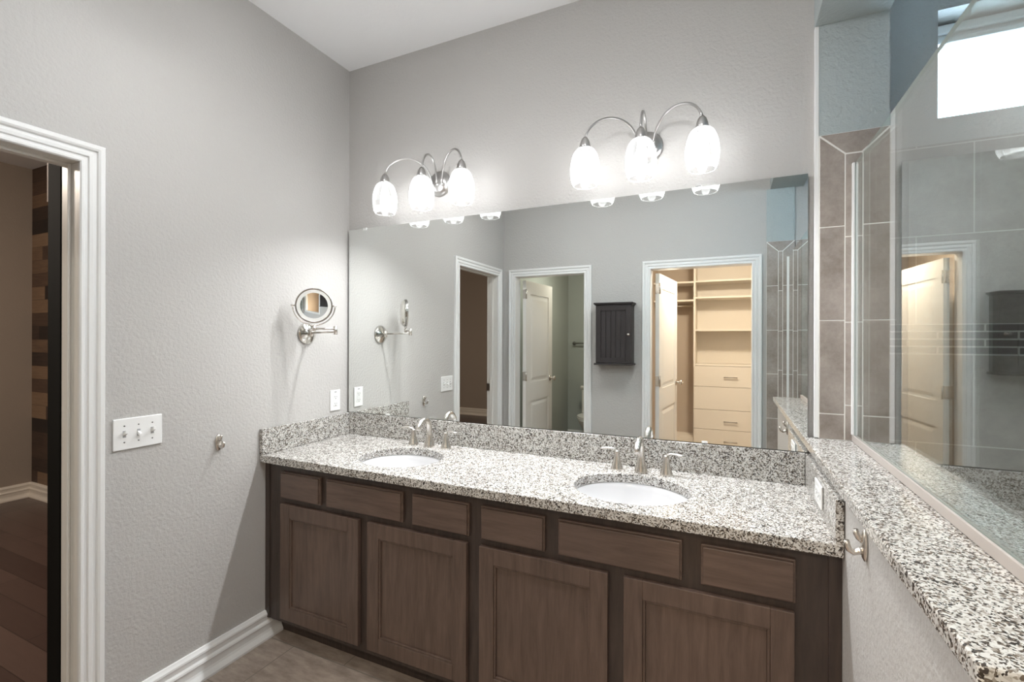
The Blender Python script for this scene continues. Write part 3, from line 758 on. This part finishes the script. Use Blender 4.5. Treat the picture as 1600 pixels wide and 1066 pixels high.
for k in range(nb): mb.box(a0+s+k*wv+.001, a0+s+(k+1)*wv-.001, y1-.0175, y1-.007, b0+s, b1-s)
dd = obj('door', mb, M['espresso'], cab, bevel=.0015)
mb = MB(); mb.lathe([(.005, 0), (.005, .010), (.011, .016), (.012, .022), (.007, .027), (0, .028)], 16, (a0+.022+.262, y1, .262), (0, 1, 0)); obj('knob', mb, M['nickel'], dd)

# closet shelving tower
UX0, UX1, UY = 1.634, 2.62, -3.95
cs = thing('closet_shelving', 'cream built-in closet shelving with drawers seen through the doorway', 'shelving', (2.1, -4.1, 0))
def cobj(name, mb, mat=None, par=None, **kw):
    mb.xf(Matrix.Translation(-Vector(cs.location))); return obj(name, mb, mat or M['melamine'], par or cs, **kw)
for x in (UX0, UX1-.019):
    mb = MB(); mb.box(x, x+.022, CY+.002, UY, .001, 2.52); cobj('side_panel', mb)
mb = MB(); mb.box(UX0+.022, UX1-.019, CY+.002, CY+.010, .001, 2.52); cobj('back_panel', mb)
for z in (2.123, 1.928, 1.540, 1.129, 2.50):
    mb = MB(); mb.box(UX0+.0225, UX1-.0195, CY+.0105, UY-.001, z-.010, z+.010); cobj('shelf', mb)
zs = [1.117, .874, .605, .374, .10]
for k in range(4):
    mb = MB(); mb.box(UX0+.006, UX1-.004, UY+.0005, UY+.019, zs[k+1]+.002, zs[k]-.002); d_ = cobj('drawer', mb, bevel=.0015)
    zc = (.990, None, .474, .24)[k]
    if zc:
        mb = MB(); mb.tube([(1.975, UY+.019, zc), (1.975, UY+.042, zc)], .004, 8); mb.tube([(2.10, UY+.019, zc), (2.10, UY+.042, zc)], .004, 8); mb.tube([(1.965, UY+.042, zc), (2.11, UY+.042, zc)], .005, 8)
        mb.xf(Matrix.Translation(-Vector(cs.location))); obj('pull_handle', mb, M['steel'], d_)
# hanging bay to the left of the tower
for z in (2.118, 1.898):
    mb = MB(); mb.box(1.175, UX0-.0005, CY+.002, UY, z-.010, z+.010); cobj('shelf', mb)
mb = MB(); mb.box(1.175, UX0-.0005, CY+.002, UY-.03, .001, .245); cobj('plinth', mb)
mb = MB(); mb.tube([(1.175, -4.10, 1.842), (UX0-.0005, -4.10, 1.842)], .015, 14); cobj('hanging_rod', mb, M['chrome'])

# toilet
to = thing('toilet', 'off-white toilet against the far wall of the small toilet room', 'toilet', (.385, WY+.005, 0.0005))
mb = MB(); mb.rbox(-.215, .215, .01, .195, .395, .745, .025, 3); obj('tank', mb, M['bonetoilet'], to, smooth=False)
mb = MB(); mb.rbox(-.228, .228, .004, .208, .7455, .785, .012, 3); obj('tank_lid', mb, M['bonetoilet'], to)
mb = MB(); mb.tube([(-.15, .197, .68), (-.15, .212, .68), (-.09, .216, .672)], .006, 8); obj('flush_lever', mb, M['nickel'], to)
mb = MB(); rings = []; n = 32
for (sx, sy0, sy1, h) in ((.105, .16, .56, 0), (.110, .15, .57, .02), (.095, .17, .53, .12), (.105, .17, .55, .20), (.150, .16, .63, .30), (.180, .16, .685, .37), (.185, .16, .69, .395), (.150, .20, .65, .396), (.13, .24, .60, .33), (.08, .30, .48, .24)):
    cy_ = (sy0+sy1)/2; ry = (sy1-sy0)/2
    rings.append([mb.b.verts.new((sx*math.cos(2*PI*k/n), cy_+ry*math.sin(2*PI*k/n), h)) for k in range(n)])
for p, q in zip(rings, rings[1:]):
    for k in range(n): f = mb.b.faces.new((p[k], p[(k+1) % n], q[(k+1) % n], q[k])); f.smooth = True
mb.b.faces.new(rings[0][::-1]); mb.b.faces.new(rings[-1]); obj('bowl', mb, M['bonetoilet'], to)
def oval(z0, z1, grow):
    mb = MB(); mb.prism([((.185+grow)*math.cos(2*PI*k/40), .445+(.245+grow)*math.sin(2*PI*k/40), z0) for k in range(40)], (0, 0, z1-z0)); return mb
obj('seat', oval(.397, .414, .002), M['bonetoilet'], to, bevel=.004); obj('seat_lid', oval(.4145, .432, -.002), M['bonetoilet'], to, bevel=.005)
tb_ = thing('towel_bar', 'dark metal bar on the wall above the toilet', 'towel bar', (.30, WY+.0005, 1.37))
mb = MB(); mb.tube([(-.30, .055, 0), (.30, .055, 0)], .010, 12); obj('bar', mb, M['steel'], tb_)
for x in (-.29, .29):
    mb = MB(); mb.lathe([(.026, 0), (.026, .006), (.012, .012), (.011, .055)], 16, (x, 0, 0), (0, 1, 0)); obj('bracket', mb, M['steel'], tb_)

# ================================================================== UNSEEN CEILING LIGHTS ADDED TO BRIGHTEN THE ROOMS
def unseen_ceiling_lamp(x, y, z, rad, mat, label, grp=None):
    r = thing('unseen_ceiling_light', label, 'unseen ceiling light', (x, y, z-.0005), grp)
    mb = MB(); mb.lathe([(0, 0), (.06, 0), (.06, -.012), (.012, -.022), (.012, -.30), (rad+.012, -.31), (rad+.012, -.325), (0, -.325)], 32, cap=False); obj('mounting_stem', mb, M['plate'], r)
    mb = MB(); mb.lathe([(rad, -.3255)]+[(rad*math.cos(a*PI/16), -.3255-rad*.62*math.sin(a*PI/16)) for a in range(1, 8)]+[(0, -.3255-rad*.62)], 24, cap=False); obj('diffuser', mb, mat, r)
unseen_ceiling_lamp(.80, -1.12, CEIL, .14, M['lens_fill'], 'unseen round domed fill light added on a short stem over the left half of the bathroom', 'added bathroom fill lights')
unseen_ceiling_lamp(1.75, -1.12, CEIL, .14, M['lens_fill'], 'unseen round domed fill light added on a short stem over the right half of the bathroom', 'added bathroom fill lights')
unseen_ceiling_lamp(1.95, -2.75, CEIL-.3, .11, M['lens_closet'], 'unseen round warm ceiling light added inside the closet')
unseen_ceiling_lamp(-1.9, -2.0, BZ, .20, M['lens_bed'], 'unseen round warm ceiling light added in the bedroom beyond the doorway')
unseen_ceiling_lamp(.55, -3.2, CEIL-.3, .11, M['lens_wc'], 'unseen round ceiling light added in the toilet room')
